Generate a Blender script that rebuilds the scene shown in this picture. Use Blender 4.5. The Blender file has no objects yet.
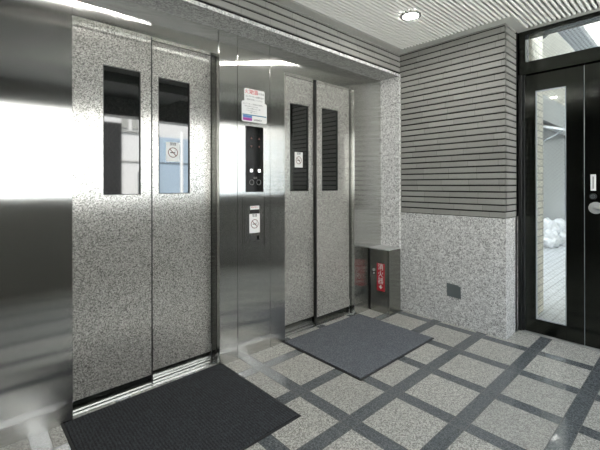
import bpy, bmesh, math, random
from mathutils import Matrix, Vector, noise
random.seed(7)
sc = bpy.context.scene
col = sc.collection

# ------------------------------------------------------------------ helpers
def add_box(bm, x0, x1, y0, y1, z0, z1, bev=0.0, seg=2):
    r = bmesh.ops.create_cube(bm, size=1.0)
    vs = r['verts']
    for v in vs:
        v.co = Vector(((x0 + x1) / 2 + v.co.x * (x1 - x0), (y0 + y1) / 2 + v.co.y * (y1 - y0), (z0 + z1) / 2 + v.co.z * (z1 - z0)))
    if bev > 0:
        es = list({e for v in vs for e in v.link_edges})
        bmesh.ops.bevel(bm, geom=es, offset=bev, segments=seg, profile=0.5, affect='EDGES')
    return bm

def add_cyl(bm, c, axis, r, h, seg=32, r2=None):
    m = {'X': Matrix.Rotation(math.pi / 2, 4, 'Y'), 'Y': Matrix.Rotation(math.pi / 2, 4, 'X'), 'Z': Matrix.Identity(4)}[axis]
    bmesh.ops.create_cone(bm, cap_ends=True, segments=seg, radius1=r, radius2=r if r2 is None else r2, depth=h, matrix=Matrix.Translation(c) @ m)

def add_tube(bm, pts, r, seg=12):
    pts = [Vector(p) for p in pts]
    rings = []
    for i, p in enumerate(pts):
        d = (pts[min(i + 1, len(pts) - 1)] - pts[max(i - 1, 0)]).normalized()
        a = d.cross(Vector((0, 0, 1)))
        if a.length < 1e-3: a = d.cross(Vector((0, 1, 0)))
        a.normalize(); b = d.cross(a)
        rings.append([bm.verts.new(p + (a * math.cos(t) + b * math.sin(t)) * r) for t in [2 * math.pi * k / seg for k in range(seg)]])
    for A, B in zip(rings, rings[1:]):
        for k in range(seg):
            bm.faces.new((A[k], A[(k + 1) % seg], B[(k + 1) % seg], B[k]))
    bm.faces.new(rings[0][::-1]); bm.faces.new(rings[-1])

def add_ring(bm, c, axis, r0, r1, h, seg=40):
    # flat annulus with thickness h; axis 'X','Y','Z' is its normal
    def P(r, t, k):
        a, b = r * math.cos(t), r * math.sin(t)
        return Vector(c) + {'X': Vector((k, a, b)), 'Y': Vector((a, k, b)), 'Z': Vector((a, b, k))}[axis]
    L = []
    for i in range(seg):
        t = 2 * math.pi * i / seg
        L.append([bm.verts.new(P(r, t, k)) for r, k in ((r0, -h / 2), (r1, -h / 2), (r1, h / 2), (r0, h / 2))])
    for i in range(seg):
        A, B = L[i], L[(i + 1) % seg]
        for k in range(4):
            bm.faces.new((A[k], A[(k + 1) % 4], B[(k + 1) % 4], B[k]))

def obj(name, bm, mat, parent=None, label=None, smooth=False):
    bmesh.ops.recalc_face_normals(bm, faces=bm.faces)
    me = bpy.data.meshes.new(name)
    bm.to_mesh(me); bm.free()
    me.materials.append(mat)
    if smooth:
        for p in me.polygons: p.use_smooth = True
    o = bpy.data.objects.new(name, me)
    col.objects.link(o)
    if parent is not None:
        o.parent = parent
        w = Vector((0, 0, 0)); q = parent
        while q is not None:
            w += q.location; q = q.parent
        o.location = -w      # meshes are written in world coordinates
    if label: o['label'] = label
    return o

def rebase(o, loc):
    # put a top-level mesh's origin at its base
    loc = Vector(loc)
    o.data.transform(Matrix.Translation(-loc)); o.location = loc
    return o

def thing(name, label, cat, loc, group=None):
    o = bpy.data.objects.new(name, None); col.objects.link(o)
    o.location = loc; o.empty_display_size = 0.1
    o['label'] = label; o['category'] = cat
    if group: o['group'] = group
    return o

def tag(o, label, cat, group=None):
    o['label'] = label; o['category'] = cat
    if group: o['group'] = group
    return o

def struct(o, label=None, cat=None):
    o['kind'] = 'structure'
    if label: o['label'] = label
    if cat: o['category'] = cat
    return o

def text_mesh(name, body, size, mat, parent, origin, normal, label=None, sx=1.0, depth=0.0006):
    cu = bpy.data.curves.new(name, 'FONT'); cu.body = body; cu.size = size; cu.extrude = depth / 2
    cu.align_x = 'CENTER'; cu.align_y = 'CENTER'
    tmp = bpy.data.objects.new(name + '_tmp', cu); col.objects.link(tmp)
    bpy.context.view_layer.update()
    me = bpy.data.meshes.new_from_object(tmp.evaluated_get(bpy.context.evaluated_depsgraph_get()))
    bpy.data.objects.remove(tmp); bpy.data.curves.remove(cu)
    me.name = name
    R = {'-Y': Matrix(((1, 0, 0), (0, 0, -1), (0, 1, 0))), '-X': Matrix(((0, 0, -1), (-1, 0, 0), (0, 1, 0)))}[normal].to_4x4()
    me.transform(Matrix.Translation(origin) @ R @ Matrix.Diagonal((sx, 1, 1, 1)))
    me.materials.clear(); me.materials.append(mat)
    o = bpy.data.objects.new(name, me); col.objects.link(o)
    o.parent = parent
    w = Vector((0, 0, 0)); q = parent
    while q is not None:
        w += q.location; q = q.parent
    o.location = -w
    if label: o['label'] = label
    return o

# ------------------------------------------------------------------ materials
class NT:
    def __init__(s, name):
        s.m = bpy.data.materials.new(name); s.m.use_nodes = True
        s.t = s.m.node_tree; s.n = s.t.nodes; s.l = s.t.links
        s.b = s.n['Principled BSDF']; s.out = s.n['Material Output']
        s._c = None
    def node(s, ty, **kw):
        n = s.n.new(ty)
        for k, v in kw.items():
            if k == 'inputs':
                for a, b in v.items(): s.put(n.inputs[a], b)
            else: setattr(n, k, v)
        return n
    def put(s, sock, v):
        if hasattr(v, 'is_output'): s.l.new(v, sock)
        else: sock.default_value = v
    def coord(s):
        if s._c is None: s._c = s.node('ShaderNodeTexCoord').outputs['Object']
        return s._c
    def pos(s):
        return s.node('ShaderNodeNewGeometry').outputs['Position']
    def math(s, op, a, b=None, c=None, clamp=False):
        n = s.node('ShaderNodeMath', operation=op); n.use_clamp = clamp
        s.put(n.inputs[0], a)
        if b is not None: s.put(n.inputs[1], b)
        if c is not None: s.put(n.inputs[2], c)
        return n.outputs[0]
    def sep(s, v):
        n = s.node('ShaderNodeSeparateXYZ'); s.put(n.inputs[0], v); return n.outputs
    def noise(s, v, scale, detail=2, rough=.5):
        n = s.node('ShaderNodeTexNoise'); s.put(n.inputs['Vector'], v)
        n.inputs['Scale'].default_value = scale; n.inputs['Detail'].default_value = detail; n.inputs['Roughness'].default_value = rough
        return n.outputs['Fac']
    def vor(s, v, scale, out='Color', feature='F1'):
        n = s.node('ShaderNodeTexVoronoi'); n.feature = feature; s.put(n.inputs['Vector'], v); n.inputs['Scale'].default_value = scale
        return n.outputs[out]
    def ramp(s, f, stops, interp='LINEAR'):
        n = s.node('ShaderNodeValToRGB'); s.put(n.inputs[0], f); e = n.color_ramp.elements
        n.color_ramp.interpolation = interp
        while len(e) < len(stops): e.new(0.5)
        for k, (p, c) in enumerate(stops):
            e[k].position = p; e[k].color = (*c, 1) if len(c) == 3 else c
        return n.outputs[0]
    def mix(s, f, a, b, blend='MIX'):
        n = s.node('ShaderNodeMix', data_type='RGBA', blend_type=blend)
        s.put(n.inputs['Factor'], f)
        for k, v in (('A', a), ('B', b)):
            sk = [i for i in n.inputs if i.name == k and i.type == 'RGBA'][0]
            s.put(sk, (*v, 1) if isinstance(v, tuple) and len(v) == 3 else v)
        return [o for o in n.outputs if o.type == 'RGBA'][0]
    def bump(s, h, strength, dist=.001, nrm=None):
        n = s.node('ShaderNodeBump'); s.put(n.inputs['Height'], h)
        n.inputs['Strength'].default_value = strength; n.inputs['Distance'].default_value = dist
        if nrm is not None: s.put(n.inputs['Normal'], nrm)
        return n.outputs[0]
    def scale(s, v, x, y, z):
        n = s.node('ShaderNodeMapping'); s.put(n.inputs['Vector'], v); n.inputs['Scale'].default_value = (x, y, z); return n.outputs[0]
    def set(s, **kw):
        for k, v in kw.items():
            k = {'base': 'Base Color', 'rough': 'Roughness', 'metal': 'Metallic', 'spec': 'Specular IOR Level', 'ior': 'IOR',
                 'aniso': 'Anisotropic', 'arot': 'Anisotropic Rotation', 'tan': 'Tangent', 'nrm': 'Normal', 'coat': 'Coat Weight', 'coatr': 'Coat Roughness',
                 'emit': 'Emission Color', 'emits': 'Emission Strength', 'sheen': 'Sheen Weight', 'alpha': 'Alpha'}[k]
            if isinstance(v, tuple) and len(v) == 3: v = (*v, 1)
            s.put(s.b.inputs[k], v)
        return s

def simple(name, base, rough=.5, metal=0, **kw):
    return NT(name).set(base=base, rough=rough, metal=metal, **kw).m

def tangent(t):
    n = t.node('ShaderNodeTangent', direction_type='RADIAL', axis='Z'); return n.outputs[0]

def hairline_normal(t, amount, n=None):
    # vertical hairlines: each sub-millimetre column tilts the surface a little sideways
    g = t.node('ShaderNodeNewGeometry')
    x, y, z = t.sep(g.outputs['Position'])
    u = t.math('FLOOR', t.math('MULTIPLY', t.math('ADD', x, y), 2600.0))
    v = t.math('FLOOR', t.math('MULTIPLY', z, 9.0))
    cv = t.node('ShaderNodeCombineXYZ'); t.put(cv.inputs[0], u); t.put(cv.inputs[1], v)
    wn = t.node('ShaderNodeTexWhiteNoise'); t.put(wn.inputs['Vector'], cv.outputs[0])
    q = t.sep(wn.outputs['Color'])
    sv = t.node('ShaderNodeVectorMath', operation='SCALE'); t.put(sv.inputs[0], g.outputs['Position']); sv.inputs['Scale'].default_value = 9731.0
    w2 = t.node('ShaderNodeTexWhiteNoise'); t.put(w2.inputs['Vector'], sv.outputs[0])
    q2 = t.sep(w2.outputs['Color'])
    k = t.math('MULTIPLY', t.math('SUBTRACT', t.math('ADD', q2[0], q2[1]), 1.0), amount)
    k = t.math('ADD', k, t.math('MULTIPLY', t.math('SUBTRACT', q[0], .5), amount * .16))
    nrm = g.outputs['Normal'] if n is None else n
    c = t.node('ShaderNodeVectorMath', operation='CROSS_PRODUCT'); t.put(c.inputs[0], nrm); c.inputs[1].default_value = (0, 0, 1)
    sc_ = t.node('ShaderNodeVectorMath', operation='SCALE'); t.put(sc_.inputs[0], c.outputs[0]); t.put(sc_.inputs['Scale'], k)
    ad = t.node('ShaderNodeVectorMath', operation='ADD'); t.put(ad.inputs[0], nrm); t.put(ad.inputs[1], sc_.outputs[0])
    no = t.node('ShaderNodeVectorMath', operation='NORMALIZE'); t.put(no.inputs[0], ad.outputs[0])
    return no.outputs[0]

def brushed(name, base, rough=.09, amount=.28):
    t = NT(name)
    p = t.pos()
    st = t.noise(t.scale(p, 420, 420, 3.0), 1.0, 2)          # hairlines run vertically
    smear = t.noise(t.scale(p, 3, 3, 1.2), 1.0, 3)
    c = t.mix(t.math('MULTIPLY', st, .35), tuple(base), tuple(x * .78 for x in base))
    r = t.math('MULTIPLY_ADD', smear, .05, rough - .025)
    return t.set(base=c, metal=1.0, rough=r, nrm=hairline_normal(t, amount)).m

M = {}
M['steel'] = brushed('brushed_steel', (.62, .62, .595), .07, .36)
M['steel_dark'] = brushed('dark_brushed_steel', (.22, .225, .21), .16, .3)
M['steel_box'] = brushed('cabinet_steel', (.36, .36, .33), .15, .2)
def etched():
    t = NT('etched_steel')
    p = t.pos()
    v = t.vor(p, 290, 'Color'); f = t.sep(v)[0]
    n = t.noise(p, 480, 2)
    k = t.math('ADD', t.math('MULTIPLY', f, .55), t.math('MULTIPLY', n, .5))
    c = t.ramp(k, [(.33, (.20, .195, .18)), (.52, (.54, .53, .49)), (.70, (.86, .845, .79))])
    return t.set(base=c, metal=.60, rough=.16, nrm=hairline_normal(t, .34, t.bump(k, .05, .0005))).m
M['etched'] = etched()
def granite(name, lo, mid, hi, scale=150, rough=.42, joints=None):
    t = NT(name); p = t.pos()
    f = t.sep(t.vor(p, scale, 'Color'))[0]
    g = t.sep(t.vor(p, scale * .45, 'Color'))[1]
    n = t.noise(p, scale * 1.7, 2)
    k = t.math('ADD', t.math('ADD', t.math('MULTIPLY', f, .45), t.math('MULTIPLY', g, .2)), t.math('MULTIPLY', n, .35))
    c = t.ramp(k, [(.24, lo), (.45, mid), (.72, hi)])
    if joints is not None: c = joints(t, p, c)
    big = t.noise(p, 1.4, 2)
    c = t.mix(t.math('MULTIPLY', big, .18), c, tuple(x * .55 for x in mid))
    return t.set(base=c, rough=rough, nrm=t.bump(k, .12, .0006)).m
def wall_joints(t, p, c):
    x, y, z = t.sep(p)
    def line(a, at, w): return t.math('LESS_THAN', t.math('ABSOLUTE', t.math('SUBTRACT', a, at)), w)
    j = line(z, .088, .0016)
    j = t.math('MAXIMUM', j, line(y, 1.44, .0012))
    return t.mix(t.math('MULTIPLY', j, .6), c, (.22, .22, .21))
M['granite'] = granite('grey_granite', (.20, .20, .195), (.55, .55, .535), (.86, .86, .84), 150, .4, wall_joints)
M['granite_trim'] = granite('granite_surround', (.08, .08, .075), (.24, .24, .228), (.56, .56, .54), 170)  # dark mix, also used to paint the shade under the lintel
def tile(name, a, b, joint, axis='Y', rough=.55):
    # ceramic border tiles: one mesh course each; the fine vertical joints live here
    t = NT(name); x, y, z = t.sep(t.pos())
    u = t.math('ADD', x, y)
    row = t.math('FLOOR', t.math('DIVIDE', t.math('SUBTRACT', z, .9305), .0515))
    off = t.math('FRACT', t.math('MULTIPLY', t.math('SINE', t.math('MULTIPLY', row, 12.9898)), 43.75))
    w = t.math('ADD', t.math('DIVIDE', u, .235), t.math('MULTIPLY', off, .8))
    fr = t.math('FRACT', w); cell = t.math('FLOOR', w)
    cv = t.node('ShaderNodeCombineXYZ'); t.put(cv.inputs[0], cell); t.put(cv.inputs[1], row)
    wn = t.node('ShaderNodeTexWhiteNoise'); t.put(wn.inputs['Vector'], cv.outputs[0])
    base = t.mix(wn.outputs['Value'], a, b)
    n = t.noise(t.pos(), 60, 3)
    base = t.mix(t.math('MULTIPLY', n, .35), base, tuple(q * .72 for q in a))
    j = t.math('LESS_THAN', fr, .010)
    base = t.mix(j, base, joint)
    return t.set(base=base, rough=rough, nrm=t.bump(n, .15, .001)).m
M['tile'] = tile('grey_border_tile', (.265, .265, .245), (.335, .335, .31), (.12, .12, .11))
M['tile_gap'] = simple('tile_gap', (.012, .012, .011), .9)
M['white_tile'] = None
def white_tile():
    t = NT('white_wall_tile'); x, y, z = t.sep(t.pos())
    cv = t.node('ShaderNodeCombineXYZ'); t.put(cv.inputs[0], t.math('ADD', x, y)); t.put(cv.inputs[1], z)
    b = t.node('ShaderNodeTexBrick'); t.put(b.inputs['Vector'], cv.outputs[0])
    b.inputs['Color1'].default_value = (.84, .80, .70, 1); b.inputs['Color2'].default_value = (.74, .70, .61, 1)
    b.inputs['Mortar'].default_value = (.48, .46, .41, 1); b.inputs['Scale'].default_value = 1.0
    b.inputs['Mortar Size'].default_value = .006; b.inputs['Brick Width'].default_value = .23; b.inputs['Row Height'].default_value = .065
    return t.set(base=b.outputs['Color'], rough=.8, spec=.12).m
M['white_tile'] = white_tile()
def floor_mat():
    t = NT('floor_tile'); P = t.pos(); x, y, z = t.sep(P)
    def band(a, start, per, w):
        f = t.math('MULTIPLY', t.math('FRACT', t.math('DIVIDE', t.math('SUBTRACT', a, start - per * 20), per)), per)
        s = t.math('LESS_THAN', f, w)
        g1 = t.math('LESS_THAN', t.math('MINIMUM', f, t.math('SUBTRACT', per, f)), .0017)
        g2 = t.math('LESS_THAN', t.math('ABSOLUTE', t.math('SUBTRACT', f, w)), .0017)
        return s, t.math('MAXIMUM', g1, g2)
    sx, gx = band(x, 1.404, .393, .078)
    sy, gy = band(y, 1.165, .378, .077)
    stripe = t.math('MAXIMUM', sx, sy); grout = t.math('MAXIMUM', gx, gy)
    f = t.sep(t.vor(P, 190, 'Color'))[0]; n = t.noise(P, 260, 2)
    k = t.math('ADD', t.math('MULTIPLY', f, .5), t.math('MULTIPLY', n, .5))
    beige = t.ramp(k, [(.25, (.14, .135, .118)), (.5, (.37, .36, .325)), (.72, (.64, .63, .58))])
    cellx = t.math('FLOOR', t.math('DIVIDE', t.math('SUBTRACT', x, 1.404), .393)); celly = t.math('FLOOR', t.math('DIVIDE', t.math('SUBTRACT', y, 1.165), .378))
    cv = t.node('ShaderNodeCombineXYZ'); t.put(cv.inputs[0], cellx); t.put(cv.inputs[1], celly)
    wn = t.node('ShaderNodeTexWhiteNoise'); t.put(wn.inputs['Vector'], cv.outputs[0])
    beige = t.mix(t.math('MULTIPLY', wn.outputs['Value'], .35), beige, (.22, .215, .20))
    grey = t.ramp(k, [(.25, (.055, .062, .066)), (.5, (.10, .11, .116)), (.8, (.19, .205, .212))])
    c = t.mix(stripe, beige, grey)
    c = t.mix(grout, c, (.06, .06, .056))
    r = t.math('MULTIPLY_ADD', stripe, -.30, .34)
    r = t.math('MULTIPLY_ADD', t.noise(P, 6, 2), .04, r)
    r = t.math('MAXIMUM', r, t.math('MULTIPLY', grout, .5))
    t.put(t.b.inputs['IOR'], t.math('MULTIPLY_ADD', stripe, .25, 1.45))
    hgt = t.math('MULTIPLY', k, t.math('SUBTRACT', 1.0, stripe))
    hgt = t.math('SUBTRACT', hgt, t.math('MULTIPLY', grout, 2.0))
    return t.set(base=c, rough=r, nrm=t.bump(hgt, .25, .0005)).m
M['floor'] = floor_mat()
def carpet(name, a, b, fleck):
    t = NT(name); P = t.pos(); x, y, z = t.sep(P)
    w = t.math('SINE', t.math('MULTIPLY', x, 2 * math.pi / .015))
    n = t.noise(t.scale(P, 1, .5, 1), 300, 2); n2 = t.noise(P, 9, 3)
    k = t.math('ADD', t.math('MULTIPLY', t.math('MULTIPLY_ADD', w, .5, .5), .65), t.math('MULTIPLY', n, .35))
    c = t.mix(k, a, b)
    f = t.math('GREATER_THAN', t.sep(t.vor(t.scale(P, 1, .55, 1), 300, 'Color'))[0], .66)
    c = t.mix(t.math('MULTIPLY', f, .36), c, fleck)
    c = t.mix(t.math('MULTIPLY', n2, .3), c, tuple(q * .5 for q in a))
    return t.set(base=c, rough=.85, nrm=t.bump(k, .6, .002)).m
M['mat_dark'] = carpet('black_ribbed_carpet', (.002, .0022, .003), (.034, .037, .043), (.085, .10, .115))
M['mat_blue'] = carpet('grey_blue_carpet', (.035, .040, .048), (.15, .16, .18), (.34, .37, .40))
M['rubber'] = simple('black_rubber', (.012, .012, .013), .6)
M['slat'] = simple('white_ceiling_slat', (.84, .84, .80), .45)
M['ceil_gap'] = simple('ceiling_gap', (.05, .05, .047), .8)
M['ceil_trim'] = simple('ceiling_border', (.50, .50, .47), .5)
M['added_soffit'] = simple('added_soffit_paint', (.10, .10, .095), .7)
M['black_steel'] = brushed('black_coated_steel', (.048, .051, .045), .12, .16)
M['black_paint'] = simple('black_frame_paint', (.012, .013, .012), .35, spec=.5)
M['black'] = simple('black_void', (.006, .006, .006), .8)
M['black_glass'] = simple('display_glass', (.006, .006, .006), .06)
M['chrome'] = simple('satin_chrome', (.75, .76, .77), .18, 1.0)
M['satin'] = simple('satin_handle_metal', (.66, .67, .66), .38, .8)
M['white_plastic'] = simple('white_plastic', (.78, .78, .76), .4)
M['paper'] = simple('white_sticker', (.82, .82, .80), .4)
M['ink'] = simple('black_ink', (.03, .03, .03), .5)
M['grey_ink'] = simple('grey_ink', (.25, .25, .25), .5)
M['brown_ink'] = simple('brown_ink', (.22, .10, .085), .5)
M['red_ink'] = simple('red_ink', (.62, .03, .04), .5)
M['purple_ink'] = simple('purple_ink', (.42, .06, .36), .5)
M['blue_ink'] = simple('blue_ink', (.10, .22, .50), .5)
M['teal_ink'] = simple('teal_ink', (.08, .22, .32), .5)
M['red_label'] = simple('red_label', (.45, .008, .02), .35)
M['cover_plate'] = simple('grey_cover_plate', (.13, .15, .15), .4)
M['concrete'] = None
def concrete(name, a, b, rough=.8):
    t = NT(name); n = t.noise(t.pos(), 7, 5); return t.set(base=t.mix(n, a, b), rough=rough).m
M['asphalt'] = concrete('asphalt', (.035, .035, .037), (.065, .065, .066))
def paving():
    t = NT('pale_paving'); P = t.pos()
    b = t.node('ShaderNodeTexBrick'); t.put(b.inputs['Vector'], P)
    b.inputs['Color1'].default_value = (.66, .67, .70, 1); b.inputs['Color2'].default_value = (.60, .615, .64, 1); b.inputs['Mortar'].default_value = (.46, .47, .49, 1)
    b.inputs['Scale'].default_value = 1; b.inputs['Mortar Size'].default_value = .008; b.inputs['Brick Width'].default_value = .2; b.inputs['Row Height'].default_value = .1
    return t.set(base=b.outputs['Color'], rough=.5).m
M['paving'] = paving()
M['bounce_ground'] = concrete('pale_bounce_ground', (.50, .50, .48), (.58, .58, .56))
M['render'] = concrete('pale_render', (.50, .50, .495), (.58, .58, .575))
M['grey_metal'] = simple('grey_sheet_metal', (.32, .32, .30), .4, .2)
M['galv'] = simple('galvanised_steel', (.55, .58, .62), .4, .6)
M['black_hose'] = simple('black_hose', (.015, .015, .015), .5)
M['bag'] = simple('white_bag_plastic', (.85, .85, .86), .35)
M['shutter'] = simple('blue_grey_shutter', (.30, .38, .46), .5)
M['dark_win'] = simple('dark_window_glass', (.03, .035, .04), .05)
M['led'] = NT('white_led').set(base=(1, 1, 1), emit=(1, 1, .97), emits=1.0).m
M['lamp'] = NT('lamp_diffuser').set(base=(1, 1, 1), emit=(1, .98, .94), emits=80.0).m
def lift_glass():
    t = NT('wired_lift_glass'); x, y, z = t.sep(t.pos())
    def wires(sgn):
        d = t.math('ADD', x, t.math('MULTIPLY', z, .62 * sgn))
        return t.math('LESS_THAN', t.math('FRACT', t.math('DIVIDE', d, .026)), .055)
    w = t.math('MAXIMUM', wires(1), wires(-1))
    return t.set(base=t.mix(w, (.005, .006, .006), (.035, .035, .03)), rough=.03, ior=2.0).m
M['lift_glass'] = lift_glass()
def door_glass():
    t = NT('wired_door_glass'); x, y, z = t.sep(t.pos())
    def wires(sgn):
        d = t.math('ADD', y, t.math('MULTIPLY', z, sgn))
        return t.math('LESS_THAN', t.math('FRACT', t.math('DIVIDE', d, .030)), .05)
    w = t.math('MAXIMUM', wires(1), wires(-1))
    tr = t.node('ShaderNodeBsdfTransparent'); tr.inputs[0].default_value = (.95, .97, .96, 1)
    gl = t.node('ShaderNodeBsdfGlossy'); gl.inputs['Roughness'].default_value = .02
    lw = t.node('ShaderNodeFresnel'); lw.inputs[0].default_value = 1.45
    m1 = t.node('ShaderNodeMixShader'); t.l.new(lw.outputs[0], m1.inputs[0]); t.l.new(tr.outputs[0], m1.inputs[1]); t.l.new(gl.outputs[0], m1.inputs[2])
    df = t.node('ShaderNodeBsdfDiffuse'); df.inputs[0].default_value = (.35, .35, .35, 1)
    m2 = t.node('ShaderNodeMixShader'); t.l.new(t.math('MULTIPLY', w, .25), m2.inputs[0]); t.l.new(m1.outputs[0], m2.inputs[1]); t.l.new(df.outputs[0], m2.inputs[2])
    t.l.new(m2.outputs[0], t.out.inputs[0])
    return t.m
M['door_glass'] = door_glass()

# ------------------------------------------------------------------ key dimensions (metres)
CEIL = 2.44
YF, YP = 1.955, 2.16          # tile fascia plane, steel plane of the lift wall
XB = 3.084                    # back wall plane
YR = 1.027                    # where the back wall turns towards the street door
XD = 3.384                    # street door plane
TZ = .9305                    # granite dado top
PITCH = .0515
YS = -.65                     # street opening plane
XL = -1.8

# ------------------------------------------------------------------ setting
bm = bmesh.new(); add_box(bm, XL - .2, XD + .06, YS - .2, 2.62, -.12, 0)
struct(obj('floor', bm, M['floor']))

# ceiling: rounded slats running along X
bm = bmesh.new()
add_box(bm, XL - .2, XD + .3, YS - .2, 2.3, CEIL + .034, CEIL + .12)
struct(obj('ceiling', bm, M['ceil_gap']))
bm = bmesh.new()
def slat(bm, x0, x1, yc, w=.0175, z=CEIL, h=.034):
    prof = []
    for k in range(7):
        a = math.pi * k / 6
        prof.append((yc - math.cos(a) * w / 2, z + .006 - math.sin(a) * .008))
    prof = [(yc - w / 2, z + h)] + prof + [(yc + w / 2, z + h)]
    A = [bm.verts.new((x0, y, zz)) for y, zz in prof]; B = [bm.verts.new((x1, y, zz)) for y, zz in prof]
    for i in range(len(prof) - 1): bm.faces.new((A[i], A[i + 1], B[i + 1], B[i]))
    bm.faces.new(A); bm.faces.new(B[::-1])
y = 1.86
LX, LY, LR = 2.437, 1.455, .070
L2X, L2Y, L3Y = 0.55, 1.455, -.2
while y > YS:
    x1 = 2.99 if y > .99 else 3.31
    yl = LY if y > .5 else L3Y
    if abs(y - yl) < LR + .006:
        h = math.sqrt(max(0, (LR + .006) ** 2 - (y - yl) ** 2))
        segs = [(XL, L2X - h), (L2X + h, LX - h), (LX + h, x1)] if y > .5 else [(XL, x1)]
    else: segs = [(XL, x1)]
    for a, b in segs: slat(bm, a, b, y)
    y -= .0306
ceil_sl = obj('ceiling', bm, M['slat'], bpy.data.objects['ceiling']); ceil_sl.name = 'slats'
bm = bmesh.new()
add_box(bm, XL, 3.0 + .084, 1.880, YF, CEIL - .002, CEIL + .02)
add_box(bm, 2.996, XB, .952, 1.880, CEIL - .002, CEIL + .02)
add_box(bm, 3.315, XD + .03, YS, YR, CEIL - .002, CEIL + .02)
add_box(bm, XB, 3.315, .952, YR, CEIL - .002, CEIL + .02)
struct(obj('trim_1', bm, M['ceil_trim']))

bm = bmesh.new(); add_box(bm, XL, 1.0, YS, 1.25, 2.33, CEIL - .004); add_box(bm, 1.0, 2.15, YS, .1, 2.33, CEIL - .004)
struct(obj('added_bulkhead', bm, M['added_soffit']))  # unseen bulkhead, added so the steel mirrors something dark overhead
# tile courses
def courses(bm, kind, a0, a1, z0, z1, face, th=.022):
    z = TZ + PITCH * round((z0 - TZ) / PITCH) if z0 > 1 else z0 + .006
    while z < z1 - .004:
        zt = min(z + PITCH - .0115, z1)
        if kind == 'Y': add_box(bm, a0, a1, face, face + th, z, zt, .0015, 1)
        else: add_box(bm, face, face + th, a0, a1, z, zt, .0015, 1)
        z += PITCH
# lift wall
bm = bmesh.new()
add_box(bm, XL, XB + .03, YF + .010, 2.20, 2.262, CEIL + .1)
add_box(bm, XL - .2, XB + .2, 2.50, 2.62, 0, CEIL + .1)
wl = struct(obj('wall_left', bm, M['tile_gap']))
bm = bmesh.new(); courses(bm, 'Y', XL, XB + .004, 2.25, CEIL, YF)
obj('tile_courses', bm, M['tile'], wl)
# granite lining: lintel slab over the lifts, jamb slab at the far end
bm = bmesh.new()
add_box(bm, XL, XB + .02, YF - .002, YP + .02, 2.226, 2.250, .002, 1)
struct(obj('trim_2', bm, M['granite_trim']))  # same stone as the jamb, soffit shade put into a darker colour
bm = bmesh.new(); add_box(bm, 3.060, XB + .02, YF - .004, YP + .02, 0, 2.2258, .003, 2)
struct(obj('trim_5', bm, M['granite']))
bm = bmesh.new(); add_box(bm, XL, XB + .0, YF - .004, YF + .001, 2.2262, 2.250, .001, 1)
struct(obj('trim_6', bm, M['granite']))
# back wall and its return
bm = bmesh.new()
add_box(bm, XB + .010, XB + .25, YR + .010, 2.2, TZ, CEIL + .1)
add_box(bm, XB + .2, XD + .05, YR + .010, YR + .2, TZ, CEIL + .1)
wb = struct(obj('wall_back', bm, M['tile_gap']))
bm = bmesh.new(); courses(bm, 'X', YR, YF + .004, TZ, CEIL, XB); courses(bm, 'Y', XB + .0005, 3.325, TZ, CEIL, YR)
obj('tile_courses', bm, M['tile'], wb)
bm = bmesh.new()
add_box(bm, XB - .002, XB + .25, YR - .003, 2.2, 0, TZ, .002, 1)
add_box(bm, XB + .2, 3.345, YR - .003, YR + .1, 0, TZ, .002, 1)
obj('granite_dado', bm, M['granite'], wb)
# street door wall beyond the doors, street side, far left side
bm = bmesh.new()
add_box(bm, XD - .02, XD + .16, YS - .2, -.42, 0, CEIL + .1)
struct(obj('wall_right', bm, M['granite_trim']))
bm = bmesh.new()
add_box(bm, XL - .2, XD + .16, YS - .2, YS, 2.10, CEIL + .12)
add_box(bm, XL - .2, -.1, YS - .2, YS, 0, 2.10)
add_box(bm, -.1, XD - .02, YS - .14, YS, 0, 1.04)
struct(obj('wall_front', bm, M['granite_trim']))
bm = bmesh.new(); add_box(bm, XL - .2, XL, YS - .2, 2.6, 0, CEIL + .12)
struct(obj('wall_rear', bm, M['granite_trim']))

# ------------------------------------------------------------------ lift entrances
def no_smoking(parent, cx, cz, w, h, yf, label):
    bm = bmesh.new(); add_box(bm, cx - w / 2, cx + w / 2, yf - .0008, yf, cz - h / 2, cz + h / 2)
    s = obj('no_smoking_sticker', bm, M['paper'], parent, label)
    bm = bmesh.new(); r = w * .36; zc = cz - h * .03
    add_ring(bm, (cx, yf - .0012, zc), 'Y', r * .86, r, .0006)
    v = [bm.verts.new((cx + a, yf - .0013, zc + b)) for a, b in ((-r * .70, r * .58), (-r * .58, r * .70), (r * .70, -r * .58), (r * .58, -r * .70))]
    bm.faces.new(v)
    obj('prohibition_sign', bm, M['brown_ink'], s)
    bm = bmesh.new()
    add_box(bm, cx - r * .55, cx + r * .45, yf - .0011, yf - .0009, zc - r * .12, zc + r * .06)
    add_tube(bm, [(cx + r * .45, yf - .001, zc + r * .1), (cx + r * .38, yf - .001, zc + r * .3), (cx + r * .5, yf - .001, zc + r * .5)], r * .03, 6)
    obj('cigarette', bm, M['ink'], s)
    text_mesh('writing', '禁煙', w * .24, M['ink'], s, (cx, yf - .0012, cz + h * .40), '-Y')
    return s

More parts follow.
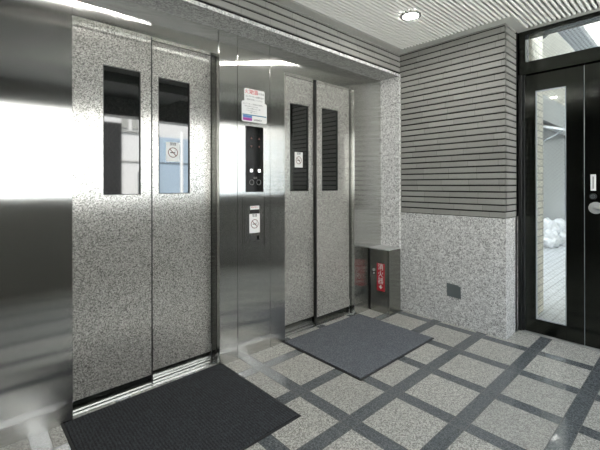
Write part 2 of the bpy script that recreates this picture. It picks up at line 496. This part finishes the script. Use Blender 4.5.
def leaf(parent, x0, x1, yf, wx0, wx1, label, meet=None):
    z0, z1, wz0, wz1 = .010, 2.075, 1.142, 1.862
    th = .034
    bm = bmesh.new()
    add_box(bm, x0, wx0, yf, yf + th, .067, z1)
    add_box(bm, wx1, x1, yf, yf + th, .067, z1)
    add_box(bm, wx0, wx1, yf, yf + th, .067, wz0)
    add_box(bm, wx0, wx1, yf, yf + th, wz1, z1)
    L = obj('door_leaf', bm, M['etched'], parent, label)
    bm = bmesh.new(); add_box(bm, wx0, wx1, yf + .010, yf + .020, wz0, wz1)
    obj('wired_glass_pane', bm, M['lift_glass'], L, 'black wired glass pane')
    bm = bmesh.new()
    for a, b, c, d in ((wx0, wx0 + .004, wz0, wz1), (wx1 - .004, wx1, wz0, wz1), (wx0, wx1, wz0, wz0 + .004), (wx0, wx1, wz1 - .004, wz1)):
        add_box(bm, a, b, yf + .0005, yf + .012, c, d)
    obj('window_bead', bm, M['black_paint'], L)
    bm = bmesh.new(); add_box(bm, x0, x1, yf + .001, yf + th - .001, z0, .067)
    obj('bottom_rail', bm, M['steel_dark'], L, 'plain brushed steel bottom rail')
    bm = bmesh.new()
    if meet == 'right': add_box(bm, x1 - .007, x1 + .001, yf - .0012, yf + th, z0, z1)
    elif meet == 'left': add_box(bm, x0 - .001, x0 + .005, yf - .0012, yf + th, z0, z1)
    else: add_box(bm, x1 - .002, x1, yf - .0006, yf + .01, z0, z1)
    obj('edge_strip', bm, M['black_paint'], L, 'dark strip painting the shadow along the meeting edge')  # black strip stands in for the shadow line between the leaves
    return L

def lift(x0, x1, mid, front_left, label, wins):
    t = thing('elevator_entrance', label, 'elevator door', ((x0 + x1) / 2, 2.24, 0), 'pair of lifts')
    ya, yb = (2.222, 2.262) if front_left else (2.262, 2.222)
    if front_left: a = (x0 + .001, mid + .004); b = (mid - .025, x1 - .001)
    else: a = (x0 + .001, mid + .025); b = (mid - .004, x1 - .001)
    la = leaf(t, a[0], a[1], ya, *wins[0], 'door leaf nearer the camera, speckled etched steel', 'right' if front_left else None)
    lb = leaf(t, b[0], b[1], yb, *wins[1], 'door leaf farther from the camera, speckled etched steel', None if front_left else 'left')
    bm = bmesh.new(); add_box(bm, x0 - .001, x1 + .001, YP, YP + .03, 2.062, 2.228, .001, 1)
    add_box(bm, x0, x1, YP + .03, YP + .055, 2.062, 2.074)
    obj('header_panel', bm, M['steel'], t)
    for s, xx in ((0, x0), (1, x1)):
        bm = bmesh.new()
        c = (xx - .016, xx - .0005) if s == 0 else (xx + .0005, xx + .016)
        add_box(bm, c[0], c[1], YP + .036, (ya if s == 0 else yb) - .003, 0, 2.062)
        obj('jamb', bm, M['steel_dark'], t, 'dark jamb reveal')
    bm = bmesh.new()
    for y0, y1 in ((2.198, 2.224), (2.232, 2.262), (2.272, 2.312)):
        add_box(bm, x0 + .001, x1 - .001, y0, y1, 0, .006, .0015, 1)
    si = obj('sill', bm, M['chrome'], t, 'bright metal sill track')
    bm = bmesh.new(); add_box(bm, x0 + .001, x1 - .001, 2.199, 2.40, 0, .0012)
    obj('groove', bm, M['black'], si)
    bm = bmesh.new(); add_box(bm, x0, x1, 2.40, 2.42, 0, 2.2)  # unseen black plate, added so no light leaks past the leaves
    obj('light_stop_plate', bm, M['black'], t)
    return t, la, lb

t1, l1a, l1b = lift(.41, 1.246, .830, True, 'nearer lift entrance at left with wide speckled steel doors behind the black mat', ((.567, .768), (.887, 1.093)))
t2, l2a, l2b = lift(1.81, 2.647, 2.222, False, 'farther lift entrance at centre with speckled steel doors behind the grey-blue mat', ((1.957, 2.164), (2.287, 2.494)))
no_smoking(l1b, .983, 1.407, .089, .122, 2.262 + .0095, 'square no smoking sticker on the window')
no_smoking(l2a, 2.061, 1.404, .089, .126, 2.262 + .0095, 'square no smoking sticker on the window')
bm = bmesh.new(); add_cyl(bm, (1.262 - .05, 2.2605, 1.93), 'Y', .006, .004, 16)
obj('keyhole', bm, M['black_paint'], l1b)

# steel cladding: left of, between and right of the lifts
bm = bmesh.new(); add_box(bm, XL, .409, YP, YP + .035, 0, 2.2255, .0012, 1)
o = rebase(obj('steel_panel', bm, M['steel']), (-.7, YP, 0))
tag(o, 'wide brushed steel wall panel left of the nearer lift, at the left edge', 'wall panel')
bm = bmesh.new(); add_box(bm, 2.648, 3.0598, YP, YP + .035, 0, 2.2255, .0012, 1)
o = rebase(obj('steel_panel', bm, M['steel']), (2.85, YP, 0))
tag(o, 'narrow brushed steel wall panel right of the farther lift, above the fire extinguisher cabinet', 'wall panel')

pil = thing('call_panel_pillar', 'brushed steel pillar between the two lifts with call panel and notices', 'pillar', (1.528, YP, 0))
for a, b in ((1.247, 1.3862), (1.3878, 1.6672), (1.6688, 1.809)):
    bm = bmesh.new(); add_box(bm, a, b, YP - .008, YP + .03, 0, 2.2255, .0012, 1)
    obj('cladding_panel', bm, M['steel'], pil)
F = YP - .008
bm = bmesh.new(); add_box(bm, 1.452, 1.606, F - .003, F, 1.146, 1.611, .0015, 2)
d = obj('floor_indicator', bm, M['black_glass'], pil, 'black glass floor indicator display')
for xx in (1.500, 1.568):
    bm = bmesh.new(); add_box(bm, xx - .010, xx + .010, F - .0042, F - .003, 1.288, 1.308)
    obj('indicator_light', bm, M['led'], d, 'small lit white square')
M['dim_red'] = simple('dim_indicator', (.10, .035, .03), .3)
for xx in (1.500, 1.568):
    bm = bmesh.new()
    for z0, sg in ((1.520, 1), (1.475, -1)):
        vs = [bm.verts.new((xx + q, F - .0035, z0 + w * sg)) for q, w in ((-.009, 0), (.009, 0), (0, .016))]
        bm.faces.new(vs)
    obj('direction_arrow', bm, M['dim_red'], d)
bm = bmesh.new()
for xx in (1.503, 1.563):
    add_ring(bm, (xx, F - .0034, 1.215), 'Y', .017, .019, .0006)
obj('button_ring', bm, M['grey_ink'], d)
text_mesh('writing', '満員', .016, M['grey_ink'], d, (1.533, F - .0034, 1.245), '-Y')
# recessed key plate
bm = bmesh.new()
for a, b, c, e in ((1.428, 1.434, .751, 1.113), (1.615, 1.621, .751, 1.113), (1.428, 1.621, .751, .757), (1.428, 1.621, 1.107, 1.113)):
    add_box(bm, a, b, F - .003, F, c, e, .001, 1)
add_box(bm, 1.445, 1.604, F - .0022, F, .775, 1.09, .001, 1)
k = obj('key_plate', bm, M['steel'], pil)
bm = bmesh.new(); add_box(bm, 1.490, 1.567, F - .003, F - .0022, 1.022, 1.048)
s = obj('small_label', bm, M['paper'], k, 'small white label with red writing')
text_mesh('writing', '呼ボタン', .016, M['red_ink'], s, (1.528, F - .0034, 1.036), '-Y')
bm = bmesh.new(); add_box(bm, 1.490, 1.567, F - .003, F - .0022, .994, 1.021)
obj('key_slot', bm, M['black_paint'], k)
bm = bmesh.new(); add_box(bm, 1.486, 1.568, F - .003, F - .0022, .802, .838)
s = obj('maker_plate', bm, M['ink'], k, 'small dark plate')
bm = bmesh.new(); add_box(bm, 1.548, 1.562, F - .0036, F - .003, .808, .832)
obj('key_switch', bm, M['black_glass'], s)
no_smoking(pil, 1.527, .924, .090, .135, F - .0022, 'white no smoking sticker with red ring')
# two notices above the indicator
def notice(x0, x1, z0, z1, tilt, lift_, label):
    bm = bmesh.new(); add_box(bm, x0, x1, F - .0012 - lift_, F - lift_, z0, z1)
    es = [e for e in bm.edges if abs((e.verts[0].co - e.verts[1].co).y) > 1e-5]
    bmesh.ops.bevel(bm, geom=es, offset=.006, segments=4, affect='EDGES')
    o = obj('notice_sticker', bm, M['paper'], pil, label)
    return o
nA = notice(1.443, 1.619, 1.765, 1.873, 0, 0, 'upper white notice with red and black writing')
text_mesh('writing', '火災', .034, M['red_ink'], nA, (1.478, F - .0014, 1.850), '-Y')
text_mesh('writing', '地震', .036, M['red_ink'], nA, (1.525, F - .0014, 1.850), '-Y')
text_mesh('writing', 'のときは', .017, M['ink'], nA, (1.579, F - .0014, 1.848), '-Y')
text_mesh('writing', 'エレベーターは使わない', .0145, M['ink'], nA, (1.531, F - .0014, 1.819), '-Y')
text_mesh('writing', '階段を利用してください', .0125, M['grey_ink'], nA, (1.531, F - .0014, 1.797), '-Y')
nB = notice(1.421, 1.637, 1.640, 1.783, 0, .0014, 'lower white notice with purple and blue band')
Fb = F - .0028
text_mesh('writing', 'エレベーターご利用のお客様へ', .0125, M['grey_ink'], nB, (1.515, Fb, 1.765), '-Y')
for k_, z_ in enumerate((1.748, 1.733, 1.718, 1.705)):
    text_mesh('writing', ('安全にお使いいただくため', '小さなお子様は大人と一緒に', 'ドアに手を触れないで', 'お乗りください')[k_], .0095, M['grey_ink'], nB, (1.50 + .02 * (k_ % 2), Fb, z_), '-Y')
bm = bmesh.new(); add_box(bm, 1.426, 1.632, Fb - .0004, Fb + .0002, 1.685, 1.692)
obj('blue_line', bm, M['teal_ink'], nB)
bm = bmesh.new(); add_box(bm, 1.430, 1.506, Fb - .0006, Fb + .0002, 1.668, 1.684)
obj('blue_block', bm, M['blue_ink'], nB)
bm = bmesh.new(); add_box(bm, 1.430, 1.506, Fb - .0006, Fb + .0002, 1.648, 1.667)
obj('purple_block', bm, M['purple_ink'], nB)
text_mesh('writing', '24時間受付', .0145, M['ink'], nB, (1.556, Fb, 1.656), '-Y')

# ------------------------------------------------------------------ fire extinguisher cabinet
cab = thing('fire_extinguisher_cabinet', 'low brushed steel fire extinguisher cabinet with red label in the corner', 'cabinet', (2.96, 2.05, 0))
CX, CY, CZ = 2.868, 1.937, .600
bm = bmesh.new(); add_box(bm, CX + .006, 3.0595, CY, 2.158, .0, CZ - .010, .002, 1)
obj('body', bm, M['steel_box'], cab)
bm = bmesh.new(); add_box(bm, CX - .001, 3.0595, CY - .003, 2.159, CZ - .010, CZ, .0015, 1)
obj('top', bm, M['satin'], cab, 'brighter steel lid')
bm = bmesh.new(); add_box(bm, CX, CX + .006, CY + .016, 2.146, .014, CZ - .018, .0015, 1)
dr = obj('door', bm, M['steel_box'], cab)
bm = bmesh.new(); add_box(bm, CX + .0045, CX + .007, 2.146, 2.157, .004, CZ - .014)
obj('door_gap', bm, M['black'], cab)
bm = bmesh.new(); add_ring(bm, (CX - .004, 2.103, .392), 'X', .008, .012, .004, 24); add_cyl(bm, (CX - .003, 2.103, .360), 'X', .006, .008, 16)
obj('handle', bm, M['satin'], dr, 'small chrome catch')
bm = bmesh.new(); add_box(bm, CX - .001, CX, 1.983, 2.070, .206, .462)
lb = obj('red_label', bm, M['red_label'], dr, 'red label with white characters')
for ch, z_ in (('消', .425), ('火', .360), ('器', .296)):
    text_mesh('writing', ch, .064, M['paper'], lb, (CX - .0015, 2.027, z_), '-X', depth=.001)
bm = bmesh.new()
for pts in (((-.008, .262), (.008, .262), (.008, .246), (-.008, .246)), ((-.022, .247), (.022, .247), (0, .222))):
    bm.faces.new([bm.verts.new((CX - .0018, 2.027 + a, b)) for a, b in pts])
obj('arrow', bm, M['paper'], lb)

# cover plate on the granite
bm = bmesh.new()
vs = [(1.492, .349), (1.398, .345), (1.388, .336), (1.375, .336), (1.371, .236), (1.490, .240)]
A = [bm.verts.new((XB - .012, a, b)) for a, b in vs]; B = [bm.verts.new((XB - .002, a, b)) for a, b in vs]
bm.faces.new(A); bm.faces.new(B[::-1])
for i in range(len(vs)): bm.faces.new((A[i], B[i], B[(i + 1) % len(vs)], A[(i + 1) % len(vs)]))
o = rebase(obj('cover_plate', bm, M['cover_plate']), (XB - .002, 1.435, .24))
tag(o, 'small square dark grey cover plate with a chipped corner on the granite', 'cover plate')

# ------------------------------------------------------------------ floor mats
def mat_(x0, x1, y0, y1, m, label, rot=0):
    t = thing('floor_mat', label, 'mat', ((x0 + x1) / 2, (y0 + y1) / 2, 0), 'entrance mats in front of the lifts')
    bm = bmesh.new(); add_box(bm, x0, x1, y0, y1, .0005, .005, .002, 1)
    obj('rubber_border', bm, M['rubber'], t)
    bm = bmesh.new(); add_box(bm, x0 + .012, x1 - .012, y0 + .012, y1 - .012, .004, .010, .002, 1)
    obj('pile', bm, m, t)
    t.rotation_euler.z = rot
    return t
mat_(.362, 1.284, 1.396, 2.176, M['mat_dark'], 'black ribbed floor mat in front of the nearer lift', .015)
mat_(1.785, 2.700, 1.408, 2.152, M['mat_blue'], 'grey-blue floor mat with black edge in front of the farther lift', 0)

# ------------------------------------------------------------------ downlights
def downlight(x, y, label):
    t = thing('downlight', label, 'ceiling light', (x, y, CEIL))
    bm = bmesh.new(); add_ring(bm, (x, y, CEIL + .004), 'Z', .056, LR + .006, .016, 40)
    obj('ring', bm, M['grey_metal'], t)
    bm = bmesh.new()
    n = 40; rg = []
    for r, z in ((.056, CEIL + .004), (.050, CEIL + .012), (.046, CEIL + .0185)):
        rg.append([bm.verts.new((x + r * math.cos(2 * math.pi * i / n), y + r * math.sin(2 * math.pi * i / n), z)) for i in range(n)])
    for A, B in zip(rg, rg[1:]):
        for i in range(n): bm.faces.new((A[i], A[(i + 1) % n], B[(i + 1) % n], B[i]))
    obj('reflector', bm, M['chrome'], t)
    bm = bmesh.new(); add_cyl(bm, (x, y, CEIL + .006), 'Z', .054, .012, 40)
    obj('lamp', bm, M['lamp'], t)
downlight(LX, LY, 'round glowing recessed ceiling downlight near the wall corner')
downlight(L2X, L2Y, 'round recessed ceiling downlight in front of the nearer lift, above the picture')

# ------------------------------------------------------------------ street doors (black steel)
win = thing('window_1', 'black framed transom window above the street door', 'window', (XD, .4, 2.08)); win['kind'] = 'structure'
del win['category']
YE = -.40
bm = bmesh.new()
add_box(bm, XD - .02, XD + .07, YE, 1.024, 2.402, CEIL + .02, .001, 1)
add_box(bm, XD - .02, XD + .07, YE, 1.024, 2.086, 2.186, .001, 1)
add_box(bm, XD - .02, XD + .07, .972, 1.024, 2.186, 2.402)
add_box(bm, XD - .02, XD + .07, YE, YE + .04, 2.186, 2.402)
add_box(bm, XD + .042, XD + .07, YE, 1.0, 2.05, 2.10)
obj('frame', bm, M['black_steel'], win)
bm = bmesh.new(); add_box(bm, XD + .018, XD + .024, YE + .04, .972, 2.186, 2.402)
obj('pane', bm, M['door_glass'], win)
d1 = thing('door_1', 'black steel side door leaf with a tall narrow glass pane', 'door', (XD, .78, 0)); d1['kind'] = 'structure'; del d1['category']
bm = bmesh.new()
add_box(bm, XD - .03, XD + .07, 1.000, 1.024, .0, 2.086, .001, 1)
add_box(bm, XD - .012, XD + .05, .984, 1.000, .0, 2.086)
obj('frame', bm, M['black_paint'], d1)
gy0, gy1, gz0, gz1 = .703, .906, .118, 1.945
bm = bmesh.new()
add_box(bm, XD, XD + .04, gy1, .980, .008, 2.076, .0008, 1)
add_box(bm, XD, XD + .04, .5945, gy0, .008, 2.076, .0008, 1)
add_box(bm, XD, XD + .04, gy0, gy1, gz1, 2.076)
add_box(bm, XD, XD + .04, gy0, gy1, .008, gz0)
obj('leaf', bm, M['black_steel'], d1)
bm = bmesh.new()
for a, b, c, e in ((gy0, gy0 + .007, gz0, gz1), (gy1 - .007, gy1, gz0, gz1), (gy0, gy1, gz0, gz0 + .008), (gy0, gy1, gz1 - .008, gz1)):
    add_box(bm, XD + .002, XD + .020, a, b, c, e)
obj('glazing_bead', bm, M['galv'], d1)
bm = bmesh.new(); add_box(bm, XD + .020, XD + .026, gy0, gy1, gz0, gz1)
obj('pane', bm, M['door_glass'], d1, 'clear wired glass pane')
bm = bmesh.new(); add_box(bm, XD + .004, XD + .03, .5905, .5945, .01, 2.076)
obj('edge_strip', bm, M['galv'], d1)
d2 = thing('door_2', 'black steel street door leaf with lever handle and white tag', 'door', (XD, .1, 0)); d2['kind'] = 'structure'; del d2['category']
bm = bmesh.new()
add_box(bm, XD, XD + .04, .42, .5900, .008, 2.076, .0008, 1)
add_box(bm, XD, XD + .04, YE + .04, -.10, .008, 2.076)
add_box(bm, XD, XD + .04, -.10, .42, 1.945, 2.076)
add_box(bm, XD, XD + .04, -.10, .42, .008, .118)
obj('leaf', bm, M['black_steel'], d2)
bm = bmesh.new(); add_box(bm, XD + .02, XD + .026, -.10, .42, .118, 1.945)
obj('pane', bm, M['door_glass'], d2)
bm = bmesh.new(); add_box(bm, XD - .02, XD + .07, YE, YE + .04, 0, 2.086)
obj('frame', bm, M['black_paint'], d2)
bm = bmesh.new(); add_cyl(bm, (XD - .004, .525, 1.025), 'X', .043, .008, 40)
hd = obj('handle', bm, M['satin'], d2, 'round chrome rose with lever')
bm = bmesh.new()
add_tube(bm, [(XD - .006, .525, 1.025), (XD - .045, .525, 1.025), (XD - .052, .518, 1.025), (XD - .054, .500, 1.026), (XD - .054, .44, 1.027), (XD - .052, .40, 1.024)], .011, 14)
obj('lever', bm, M['satin'], hd, smooth=True)
bm = bmesh.new(); add_cyl(bm, (XD - .005, .541, 1.108), 'X', .022, .010, 32)
lk = obj('lock_cylinder', bm, M['black_paint'], d2)
bm = bmesh.new(); add_ring(bm, (XD - .0115, .541, 1.108), 'X', .010, .014, .003); add_box(bm, XD - .013, XD - .010, .5395, .5425, 1.101, 1.115)
obj('keyhole', bm, M['cover_plate'], lk)
bm = bmesh.new(); add_box(bm, XD - .004, XD, .524, .556, 1.150, 1.268, .0015, 1)
tg = obj('white_tag', bm, M['white_plastic'], d2, 'narrow white tag')
bm = bmesh.new(); add_box(bm, XD - .0046, XD - .004, .536, .544, 1.165, 1.253)
obj('tag_slot', bm, M['grey_metal'], tg)
bm = bmesh.new(); add_box(bm, XD - .035, XD + .07, YE, 1.024, -.004, .006, .002, 1)
struct(obj('trim_3', bm, M['grey_metal']), )

# ------------------------------------------------------------------ outside, beyond the street door
bm = bmesh.new(); add_box(bm, XD + .065, 20, -1.6, 3, -.14, -.004)
struct(obj('floor_outside', bm, M['paving']), 'pale paving outside the street door')
bm = bmesh.new(); add_box(bm, XD + .06, 4.06, 1.024, 1.6, -.01, 4.6)
struct(obj('wall_outside', bm, M['white_tile']), 'pale tiled wall just outside the street door')
bm = bmesh.new(); add_box(bm, 3.56, 20, -2.1, -1.8, -.01, 9)
add_box(bm, 3.56, 6.5, -1.8, 1.02, 3.9, 4.1)
add_box(bm, 6.6, 14, -1.8, 1.75, 6.2, 6.4)  # slabs and walls out of view, added to cut the sky light
add_box(bm, 22, 22.3, -2.1, 2.45, -.01, 9)
struct(obj('alley_light_block', bm, M['granite_trim']), 'unseen walls and roof slabs added to keep sky light off the alley')
hs = thing('neighbouring_building', 'pale tiled building with grey fascia seen through the street door glass', 'building', (10, 2.3, 0))
bm = bmesh.new(); add_box(bm, 3.6, 40, 2.45, 3.0, -.01, 12); obj('wall', bm, M['white_tile'], hs)
bm = bmesh.new(); add_box(bm, 4.2, 18, 2.29, 2.45, 2.56, 3.10); obj('fascia', bm, M['grey_metal'], hs)
bm = bmesh.new(); add_box(bm, 8.0, 11.45, 2.41, 2.45, .0, 2.50); dd = obj('panel_door', bm, M['grey_metal'], hs)
bm = bmesh.new(); add_box(bm, 11.46, 12.3, 2.42, 2.45, 0, 2.50); obj('dark_gap', bm, M['black'], hs)
cn = thing('canopy', 'small white sloping canopy on the building outside the glass', 'canopy', (8.9, 1.9, 2.1))
bm = bmesh.new()
P = [(9.4, 2.405, 2.50), (11.9, 2.405, 2.50), (11.9, 1.98, 2.38), (9.4, 1.98, 2.38)]
A = [bm.verts.new(p) for p in P]; B = [bm.verts.new((p[0], p[1], p[2] - .05)) for p in P]
bm.faces.new(A); bm.faces.new(B[::-1])
for i in range(4): bm.faces.new((A[i], B[i], B[(i + 1) % 4], A[(i + 1) % 4]))
obj('sheet', bm, M['bag'], cn)
for bx in (9.5, 11.8):
    bm = bmesh.new(); add_tube(bm, [(bx, 2.39, 2.15), (bx, 2.03, 2.34)], .015)
    obj('bracket', bm, M['galv'], cn)
# rubbish bags at the foot of the wall
def bag(x, y, r, h, seed):
    bm = bmesh.new(); bmesh.ops.create_icosphere(bm, subdivisions=4, radius=1)
    for v in bm.verts:
        p = v.co.normalized()
        n = noise.fractal(p * 2.2 + Vector((seed * 7.1, seed, 0)), .8, 2.1, 4)
        c = abs(noise.noise(p * 5 + Vector((seed, 3, 1))))
        q = 1 + .35 * n - .25 * c
        z = p.z
        neck = max(0, z - .75) * 2.2
        v.co = Vector((p.x * r * q * (1 - neck * .5), p.y * r * q * (1 - neck * .5), max(-.78, z * q) * h * .55 + h * .43))
    o = obj('plastic_bag', bm, M['bag'], smooth=True)
    o.location = (x, y, -.004)
    return o
bl = ['crumpled white plastic bag at the left of the heap outside', 'tallest white plastic bag at the back of the heap outside', 'low white plastic bag lying at the front of the heap outside',
      'small white plastic bag at the right of the heap outside', 'crumpled white bag at the far right back of the heap outside']
for i, (x, y, r, h) in enumerate(((8.22, 1.98, .17, .34), (8.78, 2.14, .19, .52), (8.60, 1.76, .16, .26), (9.02, 1.80, .15, .28), (9.45, 2.06, .19, .46))):
    tag(bag(x, y, r, h, i + 2), bl[i], 'bag', 'white bags heaped outside the street door')
# perforated tray and hose seen through the transom
ct = thing('cable_tray', 'perforated galvanised tray running overhead outside the transom window', 'cable tray', (5.5, 1.0, 2.9))
bm = bmesh.new()
TY0, TY1 = .905, 1.10
nx, ny = 62, 5
x0, x1 = 3.9, 7.6
dx = (x1 - x0) / nx; dy = (TY1 - TY0) / ny
for i in range(nx):
    for j in range(ny):
        a, b, c, e = x0 + i * dx, x0 + (i + 1) * dx, TY0 + j * dy, TY0 + (j + 1) * dy
        off = dx * .5 if False else 0
        o_ = [bm.verts.new(p) for p in ((a, c, 2.9), (b, c, 2.9), (b, e, 2.9), (a, e, 2.9))]
        k1, k2 = (.24, .30) if (i + j) % 2 else (.30, .24)
        i_ = [bm.verts.new(p) for p in ((a + dx * k1, c + dy * k2, 2.9), (b - dx * k1, c + dy * k2, 2.9), (b - dx * k1, e - dy * k2, 2.9), (a + dx * k1, e - dy * k2, 2.9))]
        for q in range(4): bm.faces.new((o_[q], o_[(q + 1) % 4], i_[(q + 1) % 4], i_[q]))
add_box(bm, x0, x1, TY0 - .003, TY0, 2.9, 2.96); add_box(bm, x0, x1, TY1, TY1 + .003, 2.9, 2.96)
obj('perforated_base', bm, M['galv'], ct)
bm = bmesh.new(); add_box(bm, x0, x1, TY0, TY1, 2.935, 2.94); obj('cable_bed', bm, M['cover_plate'], ct)
def at(x, y, dist):
    d = FW + RT * ((x - 300) / 368.5) - UP * ((y - 184.34) / 368.5)
    return Vector((0, 0, 1.2)) + d * dist
yaw, roll = .8305, -.0019
FW = Vector((math.cos(yaw), math.sin(yaw), 0)); R0 = Vector((math.sin(yaw), -math.cos(yaw), 0)); U0 = Vector((0, 0, 1))
RT = R0 * math.cos(roll) + U0 * math.sin(roll); UP = -R0 * math.sin(roll) + U0 * math.cos(roll)
bm = bmesh.new()
pts = [(4.30, 1.16, 2.735), (4.42, 1.15, 2.735), (4.54, 1.14, 2.76), (4.63, 1.135, 2.81), (4.67, 1.13, 2.87), (4.68, 1.14, 2.95)]
add_tube(bm, pts, .022, 14)
o = rebase(obj('drain_hose', bm, M['black_hose'], smooth=True), (4.5, 1.13, 2.735))
tag(o, 'curved black hose hanging beside the perforated tray outside', 'hose')

# ------------------------------------------------------------------ street side (behind the camera; seen in the steel and glass)
bm = bmesh.new(); add_box(bm, -30, 30, -30, YS - .2, -.2, -.02)
struct(obj('floor_street', bm, M['asphalt']), 'dark asphalt street')
bm = bmesh.new(); add_box(bm, -8, 14, -8.9, YS - .2, -.06, -.01)  # unseen pale ground, added to bounce sunlight up to the ceiling
struct(obj('floor_bounce', bm, M['bounce_ground']), 'unseen pale ground added to bounce light into the entrance')
ob = thing('building', 'pale rendered building across the street, behind the camera', 'building', (2, -10, 0))
bm = bmesh.new(); add_box(bm, -14, 22, -12, -9, -.02, 7.5); obj('wall', bm, M['render'], ob)
bm = bmesh.new(); add_box(bm, -14, 22, -9, -8.97, -.02, .85); obj('plinth', bm, M['asphalt'], ob)
for x_ in (-9, -5, -1, 7, 11, 15):
    bm = bmesh.new(); add_box(bm, x_, x_ + 1.6, -9, -8.96, 3.6, 5.0); obj('window', bm, M['dark_win'], ob)
bm = bmesh.new(); add_box(bm, 3.15, 3.98, -9, -8.9, 0, 3.3); obj('doorway', bm, M['black'], ob)
bm = bmesh.new(); add_box(bm, 3.98, 5.0, -9, -8.93, 3.02, 3.08); obj('ledge', bm, M['grey_metal'], ob)
bm = bmesh.new(); add_box(bm, 3.98, 5.0, -9, -8.95, 2.0, 2.03); obj('rail', bm, M['grey_metal'], ob)
for x_ in (4.0, 4.35, 4.7):
    bm = bmesh.new(); add_box(bm, x_, x_ + .22, -9, -8.96, 3.15, 3.7); obj('window', bm, M['grey_metal'], ob)
bm = bmesh.new(); add_box(bm, 4.55, 5.1, -9, -8.5, 0, 1.65); obj('meter_box', bm, M['cover_plate'], ob)
bm = bmesh.new(); add_box(bm, 5.1, 5.3, -9, -8.9, 0, 3.0); obj('pillar', bm, M['black'], ob)
bm = bmesh.new(); add_tube(bm, [(6.15, -8.88, 0), (6.15, -8.88, 3.2)], .05); obj('downpipe', bm, M['white_plastic'], ob)
bm = bmesh.new(); add_box(bm, 5.3, 8.2, -8.95, -8.92, 1.98, 2.01); obj('shutter_rail', bm, M['black'], ob)
bm = bmesh.new(); add_box(bm, 5.3, 8.2, -9, -8.94, 0, 2.95)
obj('shutter', bm, M['shutter'], ob)

# ------------------------------------------------------------------ light
w = bpy.data.worlds.new('World'); sc.world = w; w.use_nodes = True
bg = w.node_tree.nodes['Background']
bg.inputs[0].default_value = (.84, .92, 1.0, 1); bg.inputs[1].default_value = 3.2
sun = bpy.data.lights.new('sun', 'SUN'); sun.energy = 13.0; sun.angle = .02; sun.color = (1, .97, .92)
so = bpy.data.objects.new('sun', sun); col.objects.link(so)
so.rotation_euler = Vector((.25, -.62, -.74)).to_track_quat('-Z', 'Y').to_euler()

# ------------------------------------------------------------------ camera
cam = bpy.data.cameras.new('camera'); co = bpy.data.objects.new('camera', cam); col.objects.link(co)
cam.sensor_width = 36; cam.lens = 368.5 / 600 * 36; cam.shift_y = -(225 - 184.34) / 600; cam.clip_start = .02
mw = Matrix((RT, UP, -FW)).transposed().to_4x4(); mw.translation = Vector((0, 0, 1.2))
co.matrix_world = mw
sc.camera = co
sc.view_settings.view_transform = 'Standard'; sc.view_settings.look = 'None'
sc.view_settings.gamma = 1; sc.view_settings.use_curve_mapping = False
sc.view_settings.exposure = 1.62
